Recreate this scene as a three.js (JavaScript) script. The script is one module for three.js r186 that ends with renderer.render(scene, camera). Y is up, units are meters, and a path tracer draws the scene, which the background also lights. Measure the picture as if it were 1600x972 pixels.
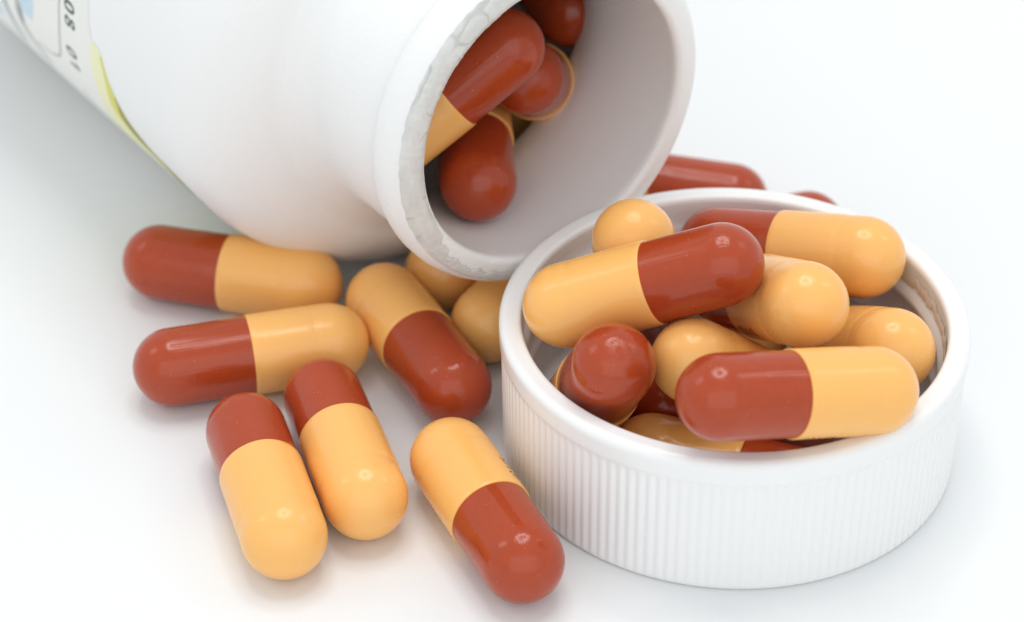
import * as THREE from 'three';
import { mergeVertices, toCreasedNormals } from 'three/addons/utils/BufferGeometryUtils.js';
import { RectAreaLightUniformsLib } from 'three/addons/lights/RectAreaLightUniformsLib.js';
import { createNoise3D } from 'simplex-noise';

// ---------------------------------------------------------------- camera, light, exposure
const MM = 0.001;
const scene = new THREE.Scene();
const camera = new THREE.PerspectiveCamera(13.062, 1600 / 972, 0.005, 20);
camera.position.set(0, 151.83 * MM, 190 * MM);
camera.rotation.set(-36.27 * Math.PI / 180, 0, 0);
camera.focus = 0.229;
camera.userData.fStop = 28;
scene.add(camera);

const renderer = new THREE.WebGLRenderer({ antialias: true });
renderer.toneMapping = THREE.LinearToneMapping;
renderer.toneMappingExposure = 1.08;
renderer.shadowMap.enabled = true;
RectAreaLightUniformsLib.init();

// white light tent all round: an even, slightly cool white
scene.background = new THREE.Color().setRGB(0.72, 0.742, 0.75);

function softbox(name, at, aim, w, h, power, rgb) {
  const l = new THREE.RectAreaLight(new THREE.Color().setRGB(...rgb), power, w, h);
  l.name = name; l.position.set(...at); l.lookAt(...aim); scene.add(l);
  return l;
}
const AIM = [0.005, 0.005, -0.005];
// ring of eight panels overhead, as the ring-shaped highlights show
for (let i = 0; i < 8; i++) {
  const a = (i + 0.5) / 8 * Math.PI * 2;
  softbox('overhead_ring_panel', [0.122 * Math.cos(a), 0.60, -0.13 + 0.122 * Math.sin(a)], [0.122 * Math.cos(a), 0, -0.005 + 0.122 * Math.sin(a)], 0.088, 0.088, 6.0, [1, 0.995, 0.985]);
}
softbox('left_softbox', [-0.50, 0.46, -0.10], AIM, 0.12, 0.22, 2.2, [1, 0.995, 0.985]);
softbox('right_softbox', [0.50, 0.50, -0.16], AIM, 0.10, 0.20, 2.2, [1, 0.995, 0.985]);

// broad soft light behind the camera: it lights the bottle's mouth and the sides that face us
softbox('front_softbox', [0.08, 0.62, 1.0], AIM, 1.7, 1.0, 0.62, [1, 0.995, 0.985]);

// ---------------------------------------------------------------- helpers
function mulberry(a) { return () => { a |= 0; a = a + 0x6D2B79F5 | 0; let t = Math.imul(a ^ a >>> 15, 1 | a); t = t + Math.imul(t ^ t >>> 7, 61 | t) ^ t; return ((t ^ t >>> 14) >>> 0) / 4294967296; }; }
const rnd = mulberry(7);
const noise3 = createNoise3D(mulberry(11));
const V = (x, y, z) => new THREE.Vector3(x, y, z);
const lin = (r, g, b) => new THREE.Color().setRGB(r, g, b);
function mesh(name, geo, mat, parent = scene) {
  const m = new THREE.Mesh(geo, mat); m.name = name; m.castShadow = m.receiveShadow = true; parent.add(m); return m;
}
const taken = {};
function numbered(n) { taken[n] = (taken[n] ?? -1) + 1; return taken[n] ? n + '_' + String(taken[n]).padStart(3, '0') : n; }
function dataTex(w, h, fn, srgb = false, rep = true) {
  const d = new Uint8Array(w * h * 4);
  for (let y = 0; y < h; y++) for (let x = 0; x < w; x++) { const c = fn(x / w, y / h, x, y); const k = (y * w + x) * 4; const a = typeof c === 'number' ? [c, c, c] : c; for (let i = 0; i < 3; i++) d[k + i] = Math.max(0, Math.min(255, Math.round(a[i] * 255))); d[k + 3] = 255; }
  const t = new THREE.DataTexture(d, w, h, THREE.RGBAFormat); t.magFilter = THREE.LinearFilter; t.minFilter = THREE.LinearMipmapLinearFilter; t.generateMipmaps = true;
  if (rep) t.wrapS = t.wrapT = THREE.RepeatWrapping; if (srgb) t.colorSpace = THREE.SRGBColorSpace; t.needsUpdate = true; return t;
}
// noise that tiles in u and v
function tile(u, v, fu, fv, seed) {
  const a = u * Math.PI * 2, b = v * Math.PI * 2;
  return noise3(Math.cos(a) * fu + seed, Math.sin(a) * fu + Math.cos(b) * fv, Math.sin(b) * fv - seed);
}
// lathe about local +y; pts = [axial, radius] in mm
function lathe(pts, seg = 96, crease = 0) { const g = new THREE.LatheGeometry(pts.map(([s, r]) => new THREE.Vector2(Math.max(r, 1e-4), s)), seg); return (crease ? toCreasedNormals(g, crease) : g).scale(MM, MM, MM); }
function arc(cs, cr, r, a0, a1, n) { const o = []; for (let i = 0; i <= n; i++) { const a = a0 + (a1 - a0) * i / n; o.push([cs + r * Math.cos(a), cr + r * Math.sin(a)]); } return o; }

// ---------------------------------------------------------------- table
{
  const bump = dataTex(512, 512, (u, v) => 0.5 + 0.3 * tile(u, v, 9, 9, 2) + 0.2 * tile(u, v, 30, 30, 5));
  bump.repeat.set(30, 30);
  const m = new THREE.MeshStandardMaterial({ color: lin(0.82, 0.836, 0.845), roughness: 0.42, bumpMap: bump, bumpScale: 0.000012 });
  const g = new THREE.PlaneGeometry(4, 4); g.rotateX(-Math.PI / 2);
  const t = mesh('table_surface', g, m); t.userData = { kind: 'structure', label: 'smooth white table surface', category: 'table' };
}

// ---------------------------------------------------------------- white plastic
const plasticBump = dataTex(512, 512, (u, v) => 0.5 + 0.35 * tile(u, v, 4, 4, 1) + 0.15 * tile(u, v, 26, 26, 3));
const bottlePlastic = new THREE.MeshPhysicalMaterial({ color: lin(0.85, 0.856, 0.858), roughness: 0.40, bumpMap: plasticBump, bumpScale: 0.00002, specularIntensity: 0.8 });
const lidPlastic = new THREE.MeshPhysicalMaterial({ color: lin(0.87, 0.876, 0.878), roughness: 0.24, specularIntensity: 0.9 });

// ---------------------------------------------------------------- bottle lying on its side
const B = { c: V(3.81, 25.69, -9.66), phi: 0.618 };
const bottle = new THREE.Group();
bottle.name = 'pill_bottle';
bottle.userData = { label: 'white plastic pill bottle lying open on its side', category: 'bottle' };
scene.add(bottle);
{
  // local +y runs from the mouth back along the bottle's axis; origin at the mouth
  const u = V(-Math.sin(B.phi), 0, -Math.cos(B.phi));             // local y in the world
  const a = V(Math.cos(B.phi), 0, -Math.sin(B.phi));              // sideways
  const m = new THREE.Matrix4().makeBasis(a, u, new THREE.Vector3().crossVectors(a, u));
  bottle.quaternion.setFromRotationMatrix(m);
  bottle.position.copy(B.c).multiplyScalar(MM);
  // profile: inside from the closed end to the lip, then outside back again
  const end = 92, R = 25.69;
  const p = [];
  p.push([end - 1.6, 0], [end - 1.6, 20]);
  p.push(...arc(end - 5.6, 20, 4, 0, Math.PI / 2, 6));
  p.push([26, 24]);
  for (let i = 1; i <= 14; i++) { const t = i / 14 * Math.PI / 2; p.push([26 - 9.4 * Math.sin(t), 15.4 + 8.6 * Math.cos(t)]); }
  p.push([15, 14.7], [13.2, 14.3], [11, 14.1], [7, 13.95], [3, 13.75], [1.2, 13.6]);
  p.push([0.6, 13.52], [0.25, 13.62], [0.05, 13.85], [0, 14.15]);
  p.push([0.22, 15.2], [0.42, 15.7], [0.72, 16.02], [1.15, 16.32], [1.7, 16.55], [2.4, 16.66], [3.2, 16.66], [3.75, 16.52], [4.1, 16.2], [4.4, 15.85], [4.8, 15.66], [5.5, 15.66]);
  p.push([6.4, 15.78], [7.8, 15.88], [9.5, 15.95], [12, 15.97], [13.2, 16.05], [14.1, 16.3], [14.8, 16.75], [15.3, 17.4], [15.62, 18.0]);
  for (let i = 0; i <= 22; i++) { const t = (1 - i / 22) * 1.40; p.push([24.6 - 8.7 * Math.sin(t), 17.05 + 8.64 * Math.cos(t)]); }
  p.push([30, R], [45, R], [60, R], [end - 4, R]);
  p.push(...arc(end - 4, R - 4, 4, Math.PI / 2, 0, 8));
  p.push([end - 0.6, 15], [end, 12], [end, 0]);
  const g = lathe(p.reverse(), 192, 0.6);
  const uv = g.attributes.uv; for (let i = 0; i < uv.count; i++) uv.setXY(i, uv.getX(i) * 5, uv.getY(i) * 4);
  mesh('bottle_body', g, bottlePlastic, bottle);

  // angle convention used while measuring: degrees about the axis from `a`, towards world up
  const ring = (s, r, deg) => { const t = deg * Math.PI / 180; return V(r * Math.cos(t) * MM, s * MM, 0).add(V(0, 0, -r * Math.sin(t) * MM * SIGN)); };
  var SIGN = new THREE.Vector3().crossVectors(a, u).y > 0 ? -1 : 1;

  // ---- foil seal residue on the lip: a thin ragged sheet
  const lipS = (r) => { const q = [[0.6, 13.5], [0.25, 13.62], [0.05, 13.85], [0, 14.15], [0.22, 15.2], [0.42, 15.7], [0.72, 16.02], [1.15, 16.3]]; for (let i = 0; i < q.length - 1; i++) if (r <= q[i + 1][1]) { const t = (r - q[i][1]) / (q[i + 1][1] - q[i][1]); return q[i][0] + t * (q[i + 1][0] - q[i][0]); } return 1.15; };
  const step2 = (x) => Math.min(1, Math.max(0, (x - 0.1) * 3));
  const sealMap = dataTex(1024, 128, (u, v) => { let n = 0.5 + 0.35 * noise3(u * 26, v * 2, 1) + 0.2 * noise3(u * 90, v * 4, 4) + 0.1 * noise3(u * 260, v * 12, 9); const dark = 1 - Math.abs(noise3(u * 22, v * 1.1 + 3, 20)) * 6; let k = 0.84 + 0.06 * (n - 0.5); if (dark > 0) k -= 0.10 * dark * step2(noise3(u * 9, v, 31)); return [k, k * 1.005, k * 0.995]; }, true);
  const sealBump = dataTex(1024, 128, (u, v) => 0.5 + 0.28 * noise3(u * 30, v * 2, 1) + 0.16 * noise3(u * 100, v * 5, 4) + 0.06 * noise3(u * 260, v * 14, 9));
  const sealMat = new THREE.MeshStandardMaterial({ map: sealMap, bumpMap: sealBump, bumpScale: 0.00003, roughness: 0.5, metalness: 0.1, side: THREE.DoubleSide });
  function seal(name, d0, d1, inner, outer, label) {
    const n = Math.round(Math.abs(d1 - d0) * 5), k = 6, pos = [], uvs = [], idx = [];
    for (let i = 0; i <= n; i++) for (let j = 0; j <= k; j++) {
      const d = d0 + (d1 - d0) * i / n, ri = inner(d, i / n), ro = outer(d, i / n), r = ri + (ro - ri) * j / k;
      const edge = Math.min(j, k - j) === 0 ? 0.05 : 0.13 + 0.04 * noise3(d * 0.3, j * 0.6, 3);
      const q = ring(lipS(r) - edge, r, d); pos.push(q.x, q.y, q.z); uvs.push(d / 360, j / k);
      if (i < n && j < k) { const o = i * (k + 1) + j; idx.push(o, o + 1, o + k + 1, o + 1, o + k + 2, o + k + 1); }
    }
    const g = new THREE.BufferGeometry(); g.setAttribute('position', new THREE.Float32BufferAttribute(pos, 3)); g.setAttribute('uv', new THREE.Float32BufferAttribute(uvs, 2)); g.setIndex(idx); g.computeVertexNormals();
    const m = mesh(name, g, sealMat, bottle); m.userData.label = label; return m;
  }
  const ragged = (d) => 0.22 * noise3(d * 0.13, 1, 1) + 0.12 * noise3(d * 0.5, 4, 1) * (0.6 + 0.6 * noise3(d * 0.09, 2, 2)) + 0.04 * noise3(d * 1.6, 8, 1);
  // left half of the rim: full width above, narrowing to the outer edge towards the bottom
  const step = (x, a, b) => { const t = Math.min(1, Math.max(0, (x - a) / (b - a))); return t * t * (3 - 2 * t); };
  seal('seal_residue', 70, 300, (d) => { const w = step(d, 196, 228); return 13.55 + 1.35 * w + 0.5 * step(d, 250, 296) + ragged(d) * (0.5 + w); }, (d) => 15.92 + 0.05 * noise3(d * 0.2, 2, 7) - 0.2 * step(d, 260, 300), 'grey torn foil seal residue on the lip');
  seal('seal_residue', 36, 60, (d) => 13.6 + 0.9 * Math.pow(Math.abs((d - 48) / 12), 2) + ragged(d), (d) => 15.2 - 0.6 * Math.pow(Math.abs((d - 48) / 12), 2) + ragged(d + 50), 'small ragged flake of seal on the lip');

  // ---- wrap label, with its printed marks at their measured place
  const A0 = 60, A1 = 275, S0 = 26, S1 = 84, W = 2048, H = 1024;
  const cv = document.createElement('canvas'); cv.width = W; cv.height = H; const x = cv.getContext('2d');
  const X = (deg) => (deg - A0) / (A1 - A0) * W, Y = (s) => (s - S0) / (S1 - S0) * H;
  const kx = W / (A1 - A0), ky = H / (S1 - S0);
  x.fillStyle = '#ebebe6'; x.fillRect(0, 0, W, H);
  const poly = (pts, c) => { x.fillStyle = c; x.beginPath(); pts.forEach(([d, s], i) => i ? x.lineTo(X(d), Y(s)) : x.moveTo(X(d), Y(s))); x.closePath(); x.fill(); };
  const line = (pts, c, w) => { x.strokeStyle = c; x.lineWidth = w; x.lineJoin = x.lineCap = 'round'; x.beginPath(); pts.forEach(([d, s], i) => i ? x.lineTo(X(d), Y(s)) : x.moveTo(X(d), Y(s))); x.stroke(); };
  // yellow-green swoosh along the edge
  const edge = [[181.9, 36.9], [182.6, 35.2], [188.6, 34.9], [193, 34.5], [199.3, 33.7], [205.7, 31.2], [207.5, 28], [212, 26]];
  poly([...edge, [240, 26], [240, 41], [210, 41], [199.6, 38.9], [192, 38.3], [188.9, 37.8]], '#edecc0');
  const strip = []; for (let d = 184; d <= 240; d += 2) strip.push([d, Math.max(26, edgeS(d) - 0.3)]); for (let d = 240; d >= 184; d -= 2) strip.push([d, Math.max(26, edgeS(d)) + 0.5 + 3.0 * step(d, 186, 204)]);
  poly(strip, '#d8d45c');
  const olive = []; for (let d = 193; d <= 240; d += 2) olive.push([d, Math.max(26, edgeS(d)) + 0.15]); for (let d = 240; d >= 193; d -= 2) olive.push([d, Math.max(26, edgeS(d)) + 0.3 + 2.6 * step(d, 193, 205)]);
  poly(olive, '#8f8a0c');
  function edgeS(d) { if (d <= edge[0][0]) return 36.9; for (let i = 0; i < edge.length - 1; i++) if (d <= edge[i + 1][0]) { const t = (d - edge[i][0]) / (edge[i + 1][0] - edge[i][0]); return edge[i][1] + t * (edge[i + 1][1] - edge[i][1]); } return 26; }
  // thin frame line and date digits
  line([[100, 42.4], [178.5, 42.7], [184, 43.3], [189.7, 44.3], [194, 45.3], [197, 46.4], [199, 48.5], [200, 52]], '#a2a5a0', 5);
  x.fillStyle = '#3f4846'; x.textAlign = 'center'; x.textBaseline = 'middle';
  for (const [ch, d, s] of [['0', 178.0, 40.75], ['8', 182.0, 41.0], ['0', 190.9, 42.3], ['1', 194.9, 42.7]]) {
    x.save(); x.translate(X(d), Y(s)); x.rotate(0.06); x.scale(kx * 2.226 / 100, ky / 100); x.font = 'bold 265px sans-serif'; x.fillText(ch, 0, 0); x.restore();
  }
  // pale blue block with dark and grey brush strokes
  poly([[150, 48.4], [186, 48.8], [192, 50.4], [192, 53], [150, 53]], '#c4d9e8');
  poly([[150, 49.8], [183, 50.2], [186.5, 51.2], [186, 53.4], [150, 54]], '#8fa0a3');
  line([[176, 50.6], [181, 50.6], [185, 51.4]], '#56646a', 20); line([[178, 52.2], [184, 52.6]], '#6d7a7e', 14);
  line([[190, 53], [193, 53.6], [197, 53.9], [201, 53.4], [206, 52]], '#a9ada9', 20); line([[192, 53.2], [195, 53.5]], '#7d8789', 16);
  line([[180, 56.2], [193, 57], [199, 57.2], [206, 57.4]], '#a5b1b1', 24); line([[186, 56.4], [191, 56.8]], '#8b9696', 14);
  poly([[150, 58], [200, 59], [205, 62], [150, 63]], '#cfdfe6');
  line([[205, 44.5], [210, 43.5], [214, 42]], '#c3c8c4', 14);
  const tex = new THREE.CanvasTexture(cv); tex.colorSpace = THREE.SRGBColorSpace; tex.anisotropy = 8; tex.flipY = false;
  const pos = [], uvs = [], idx = [], nd = 172, ns = 20;
  for (let i = 0; i <= nd; i++) for (let j = 0; j <= ns; j++) {
    const d = A0 + (A1 - A0) * i / nd, s0 = edgeS(d), s = s0 + (S1 - s0) * j / ns, q = ring(s, R + 0.02, d);
    pos.push(q.x, q.y, q.z); uvs.push((d - A0) / (A1 - A0), (s - S0) / (S1 - S0));
    if (i < nd && j < ns) { const o = i * (ns + 1) + j; idx.push(o, o + 1, o + ns + 1, o + 1, o + ns + 2, o + ns + 1); }
  }
  const lg = new THREE.BufferGeometry(); lg.setAttribute('position', new THREE.Float32BufferAttribute(pos, 3)); lg.setAttribute('uv', new THREE.Float32BufferAttribute(uvs, 2)); lg.setIndex(idx); lg.computeVertexNormals();
  const lm = mesh('wrap_label', lg, new THREE.MeshStandardMaterial({ map: tex, roughness: 0.45, side: THREE.DoubleSide }), bottle);
  lm.userData.label = 'off-white paper label with grey digits and yellow-green edge';
}

// ---------------------------------------------------------------- screw cap, open side up
const LID = { x: 19.04, z: 2.6, R: 20.15, H: 13.88 };
const lid = new THREE.Group();
lid.name = 'bottle_cap'; lid.position.set(LID.x * MM, 0, LID.z * MM);
lid.userData = { label: 'white ribbed screw cap, upturned and filled with capsules', category: 'bottle cap' };
scene.add(lid);
{
  // outer skirt: smooth band above, moulded ribs below
  const ribs = 140, per = 8, seg = ribs * per, pos = [], idx = [];
  const prof = [[0.0, 18.9, 0], [0.0, 19.35, 0], [0.12, 19.62, 0], [0.4, 19.78, 0.35], [0.8, 19.84, 1], [5, 19.9, 1], [10.6, 19.98, 1], [11.1, 20.0, 0.8], [11.45, 20.04, 0.25], [11.65, 20.12, 0], [11.9, 20.15, 0], [12.9, 20.18, 0]];
  for (let i = 0; i <= 10; i++) { const a = i / 10 * Math.PI / 2; prof.push([13.13 + 0.75 * Math.sin(a), 19.43 + 0.75 * Math.cos(a), 0]); }
  prof.push([13.86, 18.62, 0], [13.78, 18.4, 0], [13.6, 18.25, 0], [13.3, 18.2, 0]);
  for (let i = 0; i < prof.length; i++) for (let j = 0; j <= seg; j++) {
    const a = j / seg * Math.PI * 2, ph = (j % per) / per;
    const wv = Math.pow(0.5 + 0.5 * Math.cos(ph * Math.PI * 2), 0.8);
    const r = (prof[i][1] - 0.11 * prof[i][2] * (1 - wv)) * MM;
    pos.push(r * Math.cos(a), prof[i][0] * MM, r * Math.sin(a));
    if (i < prof.length - 1 && j < seg) { const o = i * (seg + 1) + j; idx.push(o, o + seg + 1, o + 1, o + 1, o + seg + 1, o + seg + 2); }
  }
  const g = new THREE.BufferGeometry(); g.setAttribute('position', new THREE.Float32BufferAttribute(pos, 3)); g.setIndex(idx);
  const gm = mergeVertices(g, 1e-7); gm.computeVertexNormals();
  mesh('ribbed_skirt', gm, lidPlastic, lid);
  // inside: wall with two thread ridges, and the closed end
  const inner = [[13.3, 18.2], [12.3, 18.18], [11.4, 18.15], [11.0, 17.95], [10.5, 17.6], [10.1, 17.55], [9.6, 17.85], [9.2, 18.05], [7.2, 18.05], [6.7, 17.8], [6.3, 17.6], [5.9, 17.62], [5.4, 17.9], [5, 18.02], [2.2, 17.98], [1.7, 17.8], [1.4, 17.3], [1.4, 0]];
  mesh('inner_wall', lathe(inner, 128, 0.7), lidPlastic, lid);
  mesh('end_panel', lathe([[0.02, 0], [0.02, 18.9]], 96), lidPlastic, lid);
  // torn shreds of seal hanging inside the rim
  const sm = new THREE.MeshStandardMaterial({ color: lin(0.80, 0.73, 0.64), roughness: 0.6, side: THREE.DoubleSide });
  const p2 = [], id2 = [], n = 150;
  for (let i = 0; i <= n; i++) {
    const d = (-62 + 95 * i / n) * Math.PI / 180, f = Math.sin(Math.PI * i / n);
    const top = 12.35 + f * (0.35 * noise3(i * 0.17, 2, 2) + 0.28 * noise3(i * 0.55, 5, 2)) , bot = top - (0.25 + f * (0.9 + 0.3 * noise3(i * 0.1, 9, 1)));
    for (const [y, r] of [[top, 18.10], [(top + bot) / 2, 17.98 + 0.05 * noise3(i * 0.3, 1, 6)], [bot, 18.05]]) p2.push(r * Math.cos(d) * MM, y * MM, r * Math.sin(d) * MM);
    if (i < n) { const o = i * 3; id2.push(o, o + 1, o + 3, o + 1, o + 4, o + 3, o + 1, o + 2, o + 4, o + 2, o + 5, o + 4); }
  }
  const g2 = new THREE.BufferGeometry(); g2.setAttribute('position', new THREE.Float32BufferAttribute(p2, 3)); g2.setIndex(id2); g2.computeVertexNormals();
  mesh('seal_residue', g2, sm, lid).userData.label = 'beige torn seal residue inside the cap rim';
}

// ---------------------------------------------------------------- capsules
const L = 21.5, RY = 3.67, RR = 3.54, SEAM = 0.81;
// profile of the halves along +y, yellow end at -L/2
function yellowGeo(SEAM, seed) {
  const p = [], c = -L / 2 + RY;
  for (let i = 0; i <= 22; i++) { const a = i / 22 * Math.PI / 2; p.push([c - RY * Math.cos(a), (RY - 0.03) * Math.sin(a)]); }
  p.push([c + 0.5, RY - 0.025], [c + 1.0, RY - 0.022], [c + 1.2, RY - 0.04], [c + 1.4, RY - 0.048], [c + 1.6, RY - 0.04], [c + 1.85, RY - 0.01], [c + 2.2, RY]);
  p.push([c + 4, RY], [SEAM - 0.5, RY + 0.005], [SEAM - 0.06, RY + 0.005], [SEAM - 0.015, RY - 0.015], [SEAM, RY - 0.045], [SEAM, RR - 0.01]);
  return finish(p, seed);
}
function redGeo(SEAM, seed) {
  const p = [[SEAM - 4, RR - 0.06], [SEAM - 0.6, RR - 0.03], [SEAM, RR], [2.5, RR], [4.5, RR - 0.005]], c = L / 2 - RR;
  for (let i = 0; i <= 22; i++) { const a = (1 - i / 22) * Math.PI / 2; p.push([c + RR * Math.cos(a), (RR - 0.01) * Math.sin(a)]); }
  return finish(p, seed);
}
function finish(p, seed) {
  const g0 = new THREE.LatheGeometry(p.map(([s, r]) => new THREE.Vector2(Math.max(r, 1e-4), s)), 72), q = g0.attributes.position;
  for (let i = 0; i < q.count; i++) {   // slight dents and ovalness of a moulded gelatin shell
    const x = q.getX(i), y = q.getY(i), z = q.getZ(i), k = 1 + 0.0045 * noise3(x * 0.22 + seed * 9, y * 0.22, z * 0.22) + 0.0012 * noise3(x * 0.8, y * 0.8 + seed * 5, z * 0.8);
    q.setXYZ(i, x * k, y, z * k);
  }
  const g = toCreasedNormals(g0, 0.5).scale(MM, MM, MM), pos = g.attributes.position, uv = g.attributes.uv;
  for (let i = 0; i < uv.count; i++) uv.setY(i, (pos.getY(i) / MM + L / 2) / L);
  return g;
}
// the halves are pushed together a little more or less from capsule to capsule
const halves = {};
function halfPair(d, seed) { return halves[d + '/' + seed] ??= [yellowGeo(SEAM + d, seed), redGeo(SEAM + d, seed)]; }
const SHIFT = { A: -0.4, B: -0.65, C: -0.65, F: 0.3, G: 0.6, H: 0.6, I: -1.4, K: 0.3 };
const streak = dataTex(512, 256, (u, v) => 0.5 + 0.26 * tile(u, v, 16, 0.25, 3) + 0.16 * tile(u, v, 40, 0.4, 6) + 0.1 * tile(u, v, 10, 22, 9));
const pores = dataTex(512, 512, (u, v) => 0.5 + 0.3 * tile(u, v, 12, 12, 4) + 0.2 * tile(u, v, 36, 36, 8));
pores.repeat.set(1, 1);
const roughR = dataTex(256, 256, (u, v) => 0.62 + 0.2 * tile(u, v, 5, 5, 7) + 0.12 * tile(u, v, 22, 22, 2));
const YELLOW = [0.93, 0.49, 0.145], RED = [0.40, 0.0555, 0.0157];
const dust = (() => {   // a few pale specks of powder
  const n = 512, d = new Uint8Array(n * n * 4).fill(255), q = mulberry(31);
  const put = (x, y, c) => { const k = (((y + n) % n) * n + (x + n) % n) * 4; d[k] = c[0]; d[k + 1] = c[1]; d[k + 2] = c[2]; };
  const base = lin(...RED), hex = base.getHex(THREE.SRGBColorSpace), c0 = [hex >> 16, hex >> 8 & 255, hex & 255];
  for (let i = 0; i < n * n; i++) { const w = 1 + 0.014 * tile((i % n) / n, Math.floor(i / n) / n, 3, 3, 12) + 0.008 * tile((i % n) / n, Math.floor(i / n) / n, 24, 24, 15); put(i % n, Math.floor(i / n), c0.map((v) => Math.min(255, v * w))); }
  for (let i = 0; i < 46; i++) { const x = Math.floor(q() * n), y = Math.floor((0.5 + q() * 0.5) * n), c = [214, 170 + q() * 30, 150 + q() * 30]; put(x, y, c); if (q() > 0.6) put(x + 1, y, c); }
  const t = new THREE.DataTexture(d, n, n, THREE.RGBAFormat); t.magFilter = THREE.LinearFilter; t.wrapS = t.wrapT = THREE.RepeatWrapping; t.colorSpace = THREE.SRGBColorSpace; t.needsUpdate = true; return t;
})();
// one red and one yellow for all capsules
const redShell = new THREE.MeshPhysicalMaterial({ map: dust, roughness: 0.24, roughnessMap: roughR, bumpMap: streak, bumpScale: 0.000015, specularIntensity: 0.85 });
const yellowShell = new THREE.MeshPhysicalMaterial({ color: lin(...YELLOW), roughness: 0.34, roughnessMap: roughR, bumpMap: pores, bumpScale: 0.000008, specularIntensity: 0.9 });
// a yellow half with a few printed black strokes (the print is turned away; only parts of it show)
const printed = (() => {
  const cv = document.createElement('canvas'); cv.width = 1024; cv.height = 1024; const x = cv.getContext('2d');
  const c = lin(...YELLOW); x.fillStyle = '#' + c.getHexString(THREE.SRGBColorSpace); x.fillRect(0, 0, 1024, 1024);
  x.strokeStyle = '#3a1d0d'; x.lineWidth = 9; x.lineCap = 'round';
  const st = (pts) => { x.beginPath(); pts.forEach(([a, b], i) => i ? x.lineTo(a, b) : x.moveTo(a, b)); x.stroke(); };
  
  x.lineWidth = 8;
  st([[494, 372], [516, 386], [534, 384]]); st([[490, 408], [520, 414], [532, 402]]); st([[496, 440], [530, 446]]);
  st([[490, 470], [508, 478], [494, 486]]); st([[520, 472], [536, 482]]); st([[500, 504], [528, 500]]);
  const t = new THREE.CanvasTexture(cv); t.colorSpace = THREE.SRGBColorSpace; t.flipY = false; t.wrapS = t.wrapT = THREE.RepeatWrapping;
  return new THREE.MeshPhysicalMaterial({ map: t, roughness: 0.34, roughnessMap: roughR, bumpMap: pores, bumpScale: 0.000008, specularIntensity: 0.9 });
})();

const TABLE = 'capsules scattered on the table', CUP = 'capsules heaped in the cap', IN = 'capsules inside the bottle';
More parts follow.
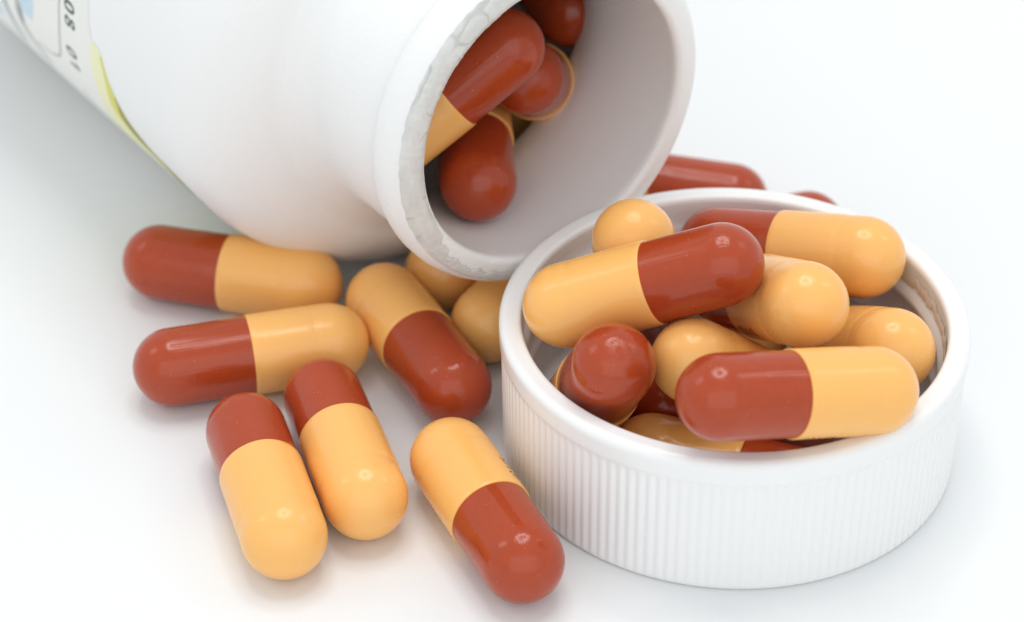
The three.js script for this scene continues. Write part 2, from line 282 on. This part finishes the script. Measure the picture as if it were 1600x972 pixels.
// [yellow end centre, red end centre, label, group, direction of the print]
const C = {
  A: [[-19.46, 3.64, -16.27], [-33.27, 3.61, -19.85], 'capsule on the table just under the bottle shoulder, red end pointing outward', TABLE],
  B: [[-16.61, 3.66, -7.02], [-30.46, 3.58, -3.59], 'capsule on the table with a bright streak on red, behind the parallel pair', TABLE],
  C: [[-11.78, 3.61, -13.47], [-5.31, 3.64, -0.76], 'capsule on the table between streaked capsule and cap, red end beside cap', TABLE],
  F: [[-5.15, 3.64, 9.60], [0.81, 3.60, 22.56], 'capsule lying alone on the table against the cap, yellow end away', TABLE, [0.735, 0.62, -0.28]],
  G: [[-18.90, 3.63, 19.52], [-23.07, 3.61, 5.88], 'capsule of the parallel pair farther from the cap, yellow end foremost', TABLE],
  H: [[-12.38, 3.67, 14.60], [-16.64, 3.57, 0.99], 'capsule of the parallel pair nearer the cap, touching the streaked capsule', TABLE],
  D: [[-6.43, 3.69, -18.23], [1.32, 3.55, -30.20], 'capsule on the table under the bottle lip, only its yellow end showing', TABLE],
  E: [[-2.00, 3.65, -10.06], [5.49, 3.57, -22.19], 'capsule on the table half hidden behind the cap wall, yellow end showing', TABLE],
  I: [[7.6, 3.63, -34.0], [21.4, 3.58, -30.55], 'capsule lying behind the cap beside the bottle mouth, red end showing', TABLE],
  J: [[14.93, 3.67, -21.11], [28.45, 3.58, -25.67], 'capsule behind the cap, only a red tip above the rim', TABLE],
  K: [[4.55, 15.91, 3.89], [17.39, 21.69, 6.16], 'topmost capsule lying across the heap in the cap, seam mid-length', CUP],
  L: [[6.05, 5.06, 4.43], [8.30, 16.31, 12.90], 'capsule standing in the cap, round red end facing up', CUP],
  M: [[15.17, 14.32, 9.62], [25.25, 5.30, 5.10], 'capsule in the cap wedged between two red ends, tapering yellow end showing', CUP],
  N: [[29.35, 16.23, 16.13], [16.41, 19.51, 21.16], 'whole capsule lying along the front rim of the cap', CUP, [0.05, -0.70, 0.71]],
  O: [[24.31, 18.99, 8.08], [19.19, 12.23, -3.38], 'capsule at the centre of the heap, round yellow end standing up', CUP, [-0.56, -0.44, 0.70]],
  P: [[32.27, 12.83, 6.21], [28.63, 4.97, -5.12], 'capsule in the cap with small black print, yellow end by inner wall', CUP, [0.03, 0.85, -0.46]],
  Q: [[30.97, 14.24, -5.54], [18.56, 11.04, -11.81], 'capsule resting on the back rim of the cap, long yellow end', CUP],
  R: [[10.55, 17.59, -3.28], [11.81, 4.96, -9.79], 'capsule upright against the inner wall near the bottle, yellow dome showing', CUP],
  S: [[11.94, 5.06, 10.75], [25.37, 4.95, 15.57], 'capsule on the cap floor beneath the front rim capsule', CUP],
  T: [[21.87, 5.03, -7.80], [13.41, 4.93, 3.69], 'capsule deep in the cap, a dark red end in the gap', CUP],
  U: [[-11.62, 19.44, -15.28], [-0.60, 27.99, -18.25], 'capsule leaning across the bottle mouth, red end raised', IN],
  V: [[-4.00, 15.64, -29.63], [-3.06, 15.57, -15.40], 'capsule lying inside the bottle neck, round red end towards the mouth', IN],
  W: [[3.2, 13.8, -35.0], [1.19, 22.39, -22.66], 'capsule in the bottle behind the leaning one, yellow edge round red end', IN],
  Y: [[-4.23, 42.16, -40.03], [-1.51, 30.95, -31.64], 'capsule at the back of the bottle neck, a sliver of red', IN],
  Z: [[0.59, 9.85, -36.82], [-11.22, 6.78, -44.20], 'capsule deep in the bottle on its wall, shaded yellow end', IN],
  X: [[-1.8, 27.0, -46.0], [5.4, 22.6, -34.5], 'dark red capsule end high inside the bottle mouth', IN],
};
let kk = 0;
for (const [key, [y, r, label, group, print]] of Object.entries(C)) {
  const [GY, GR] = halfPair(SHIFT[key] ?? 0, kk % 5);
  const a = V(...y), b = V(...r), u = b.clone().sub(a).normalize();
  const mid = a.clone().add(u.clone().multiplyScalar(L / 2 - RY));   // local origin is half-way along
  const g = new THREE.Group(); g.name = numbered('capsule'); g.userData = { label, category: 'capsule', group }; scene.add(g);
  g.position.copy(mid).multiplyScalar(MM);
  g.quaternion.setFromUnitVectors(V(0, 1, 0), u);
  if (print) {   // turn about the axis until the print (u = 0.5) looks along `print`
    const inv = g.quaternion.clone().invert(), d = V(...print).applyQuaternion(inv);
    // LatheGeometry: u = phi / 2pi, x = r sin phi, z = r cos phi; u = 0.5 -> -z
    g.quaternion.multiply(new THREE.Quaternion().setFromAxisAngle(V(0, 1, 0), Math.atan2(d.x, d.z) - Math.PI));
  } else g.quaternion.multiply(new THREE.Quaternion().setFromAxisAngle(V(0, 1, 0), rnd() * 6.283));
  mesh('yellow_half', GY, print ? printed : yellowShell, g);
  mesh('red_half', GR, redShell, g);
  kk++;
}

renderer.render(scene, camera);
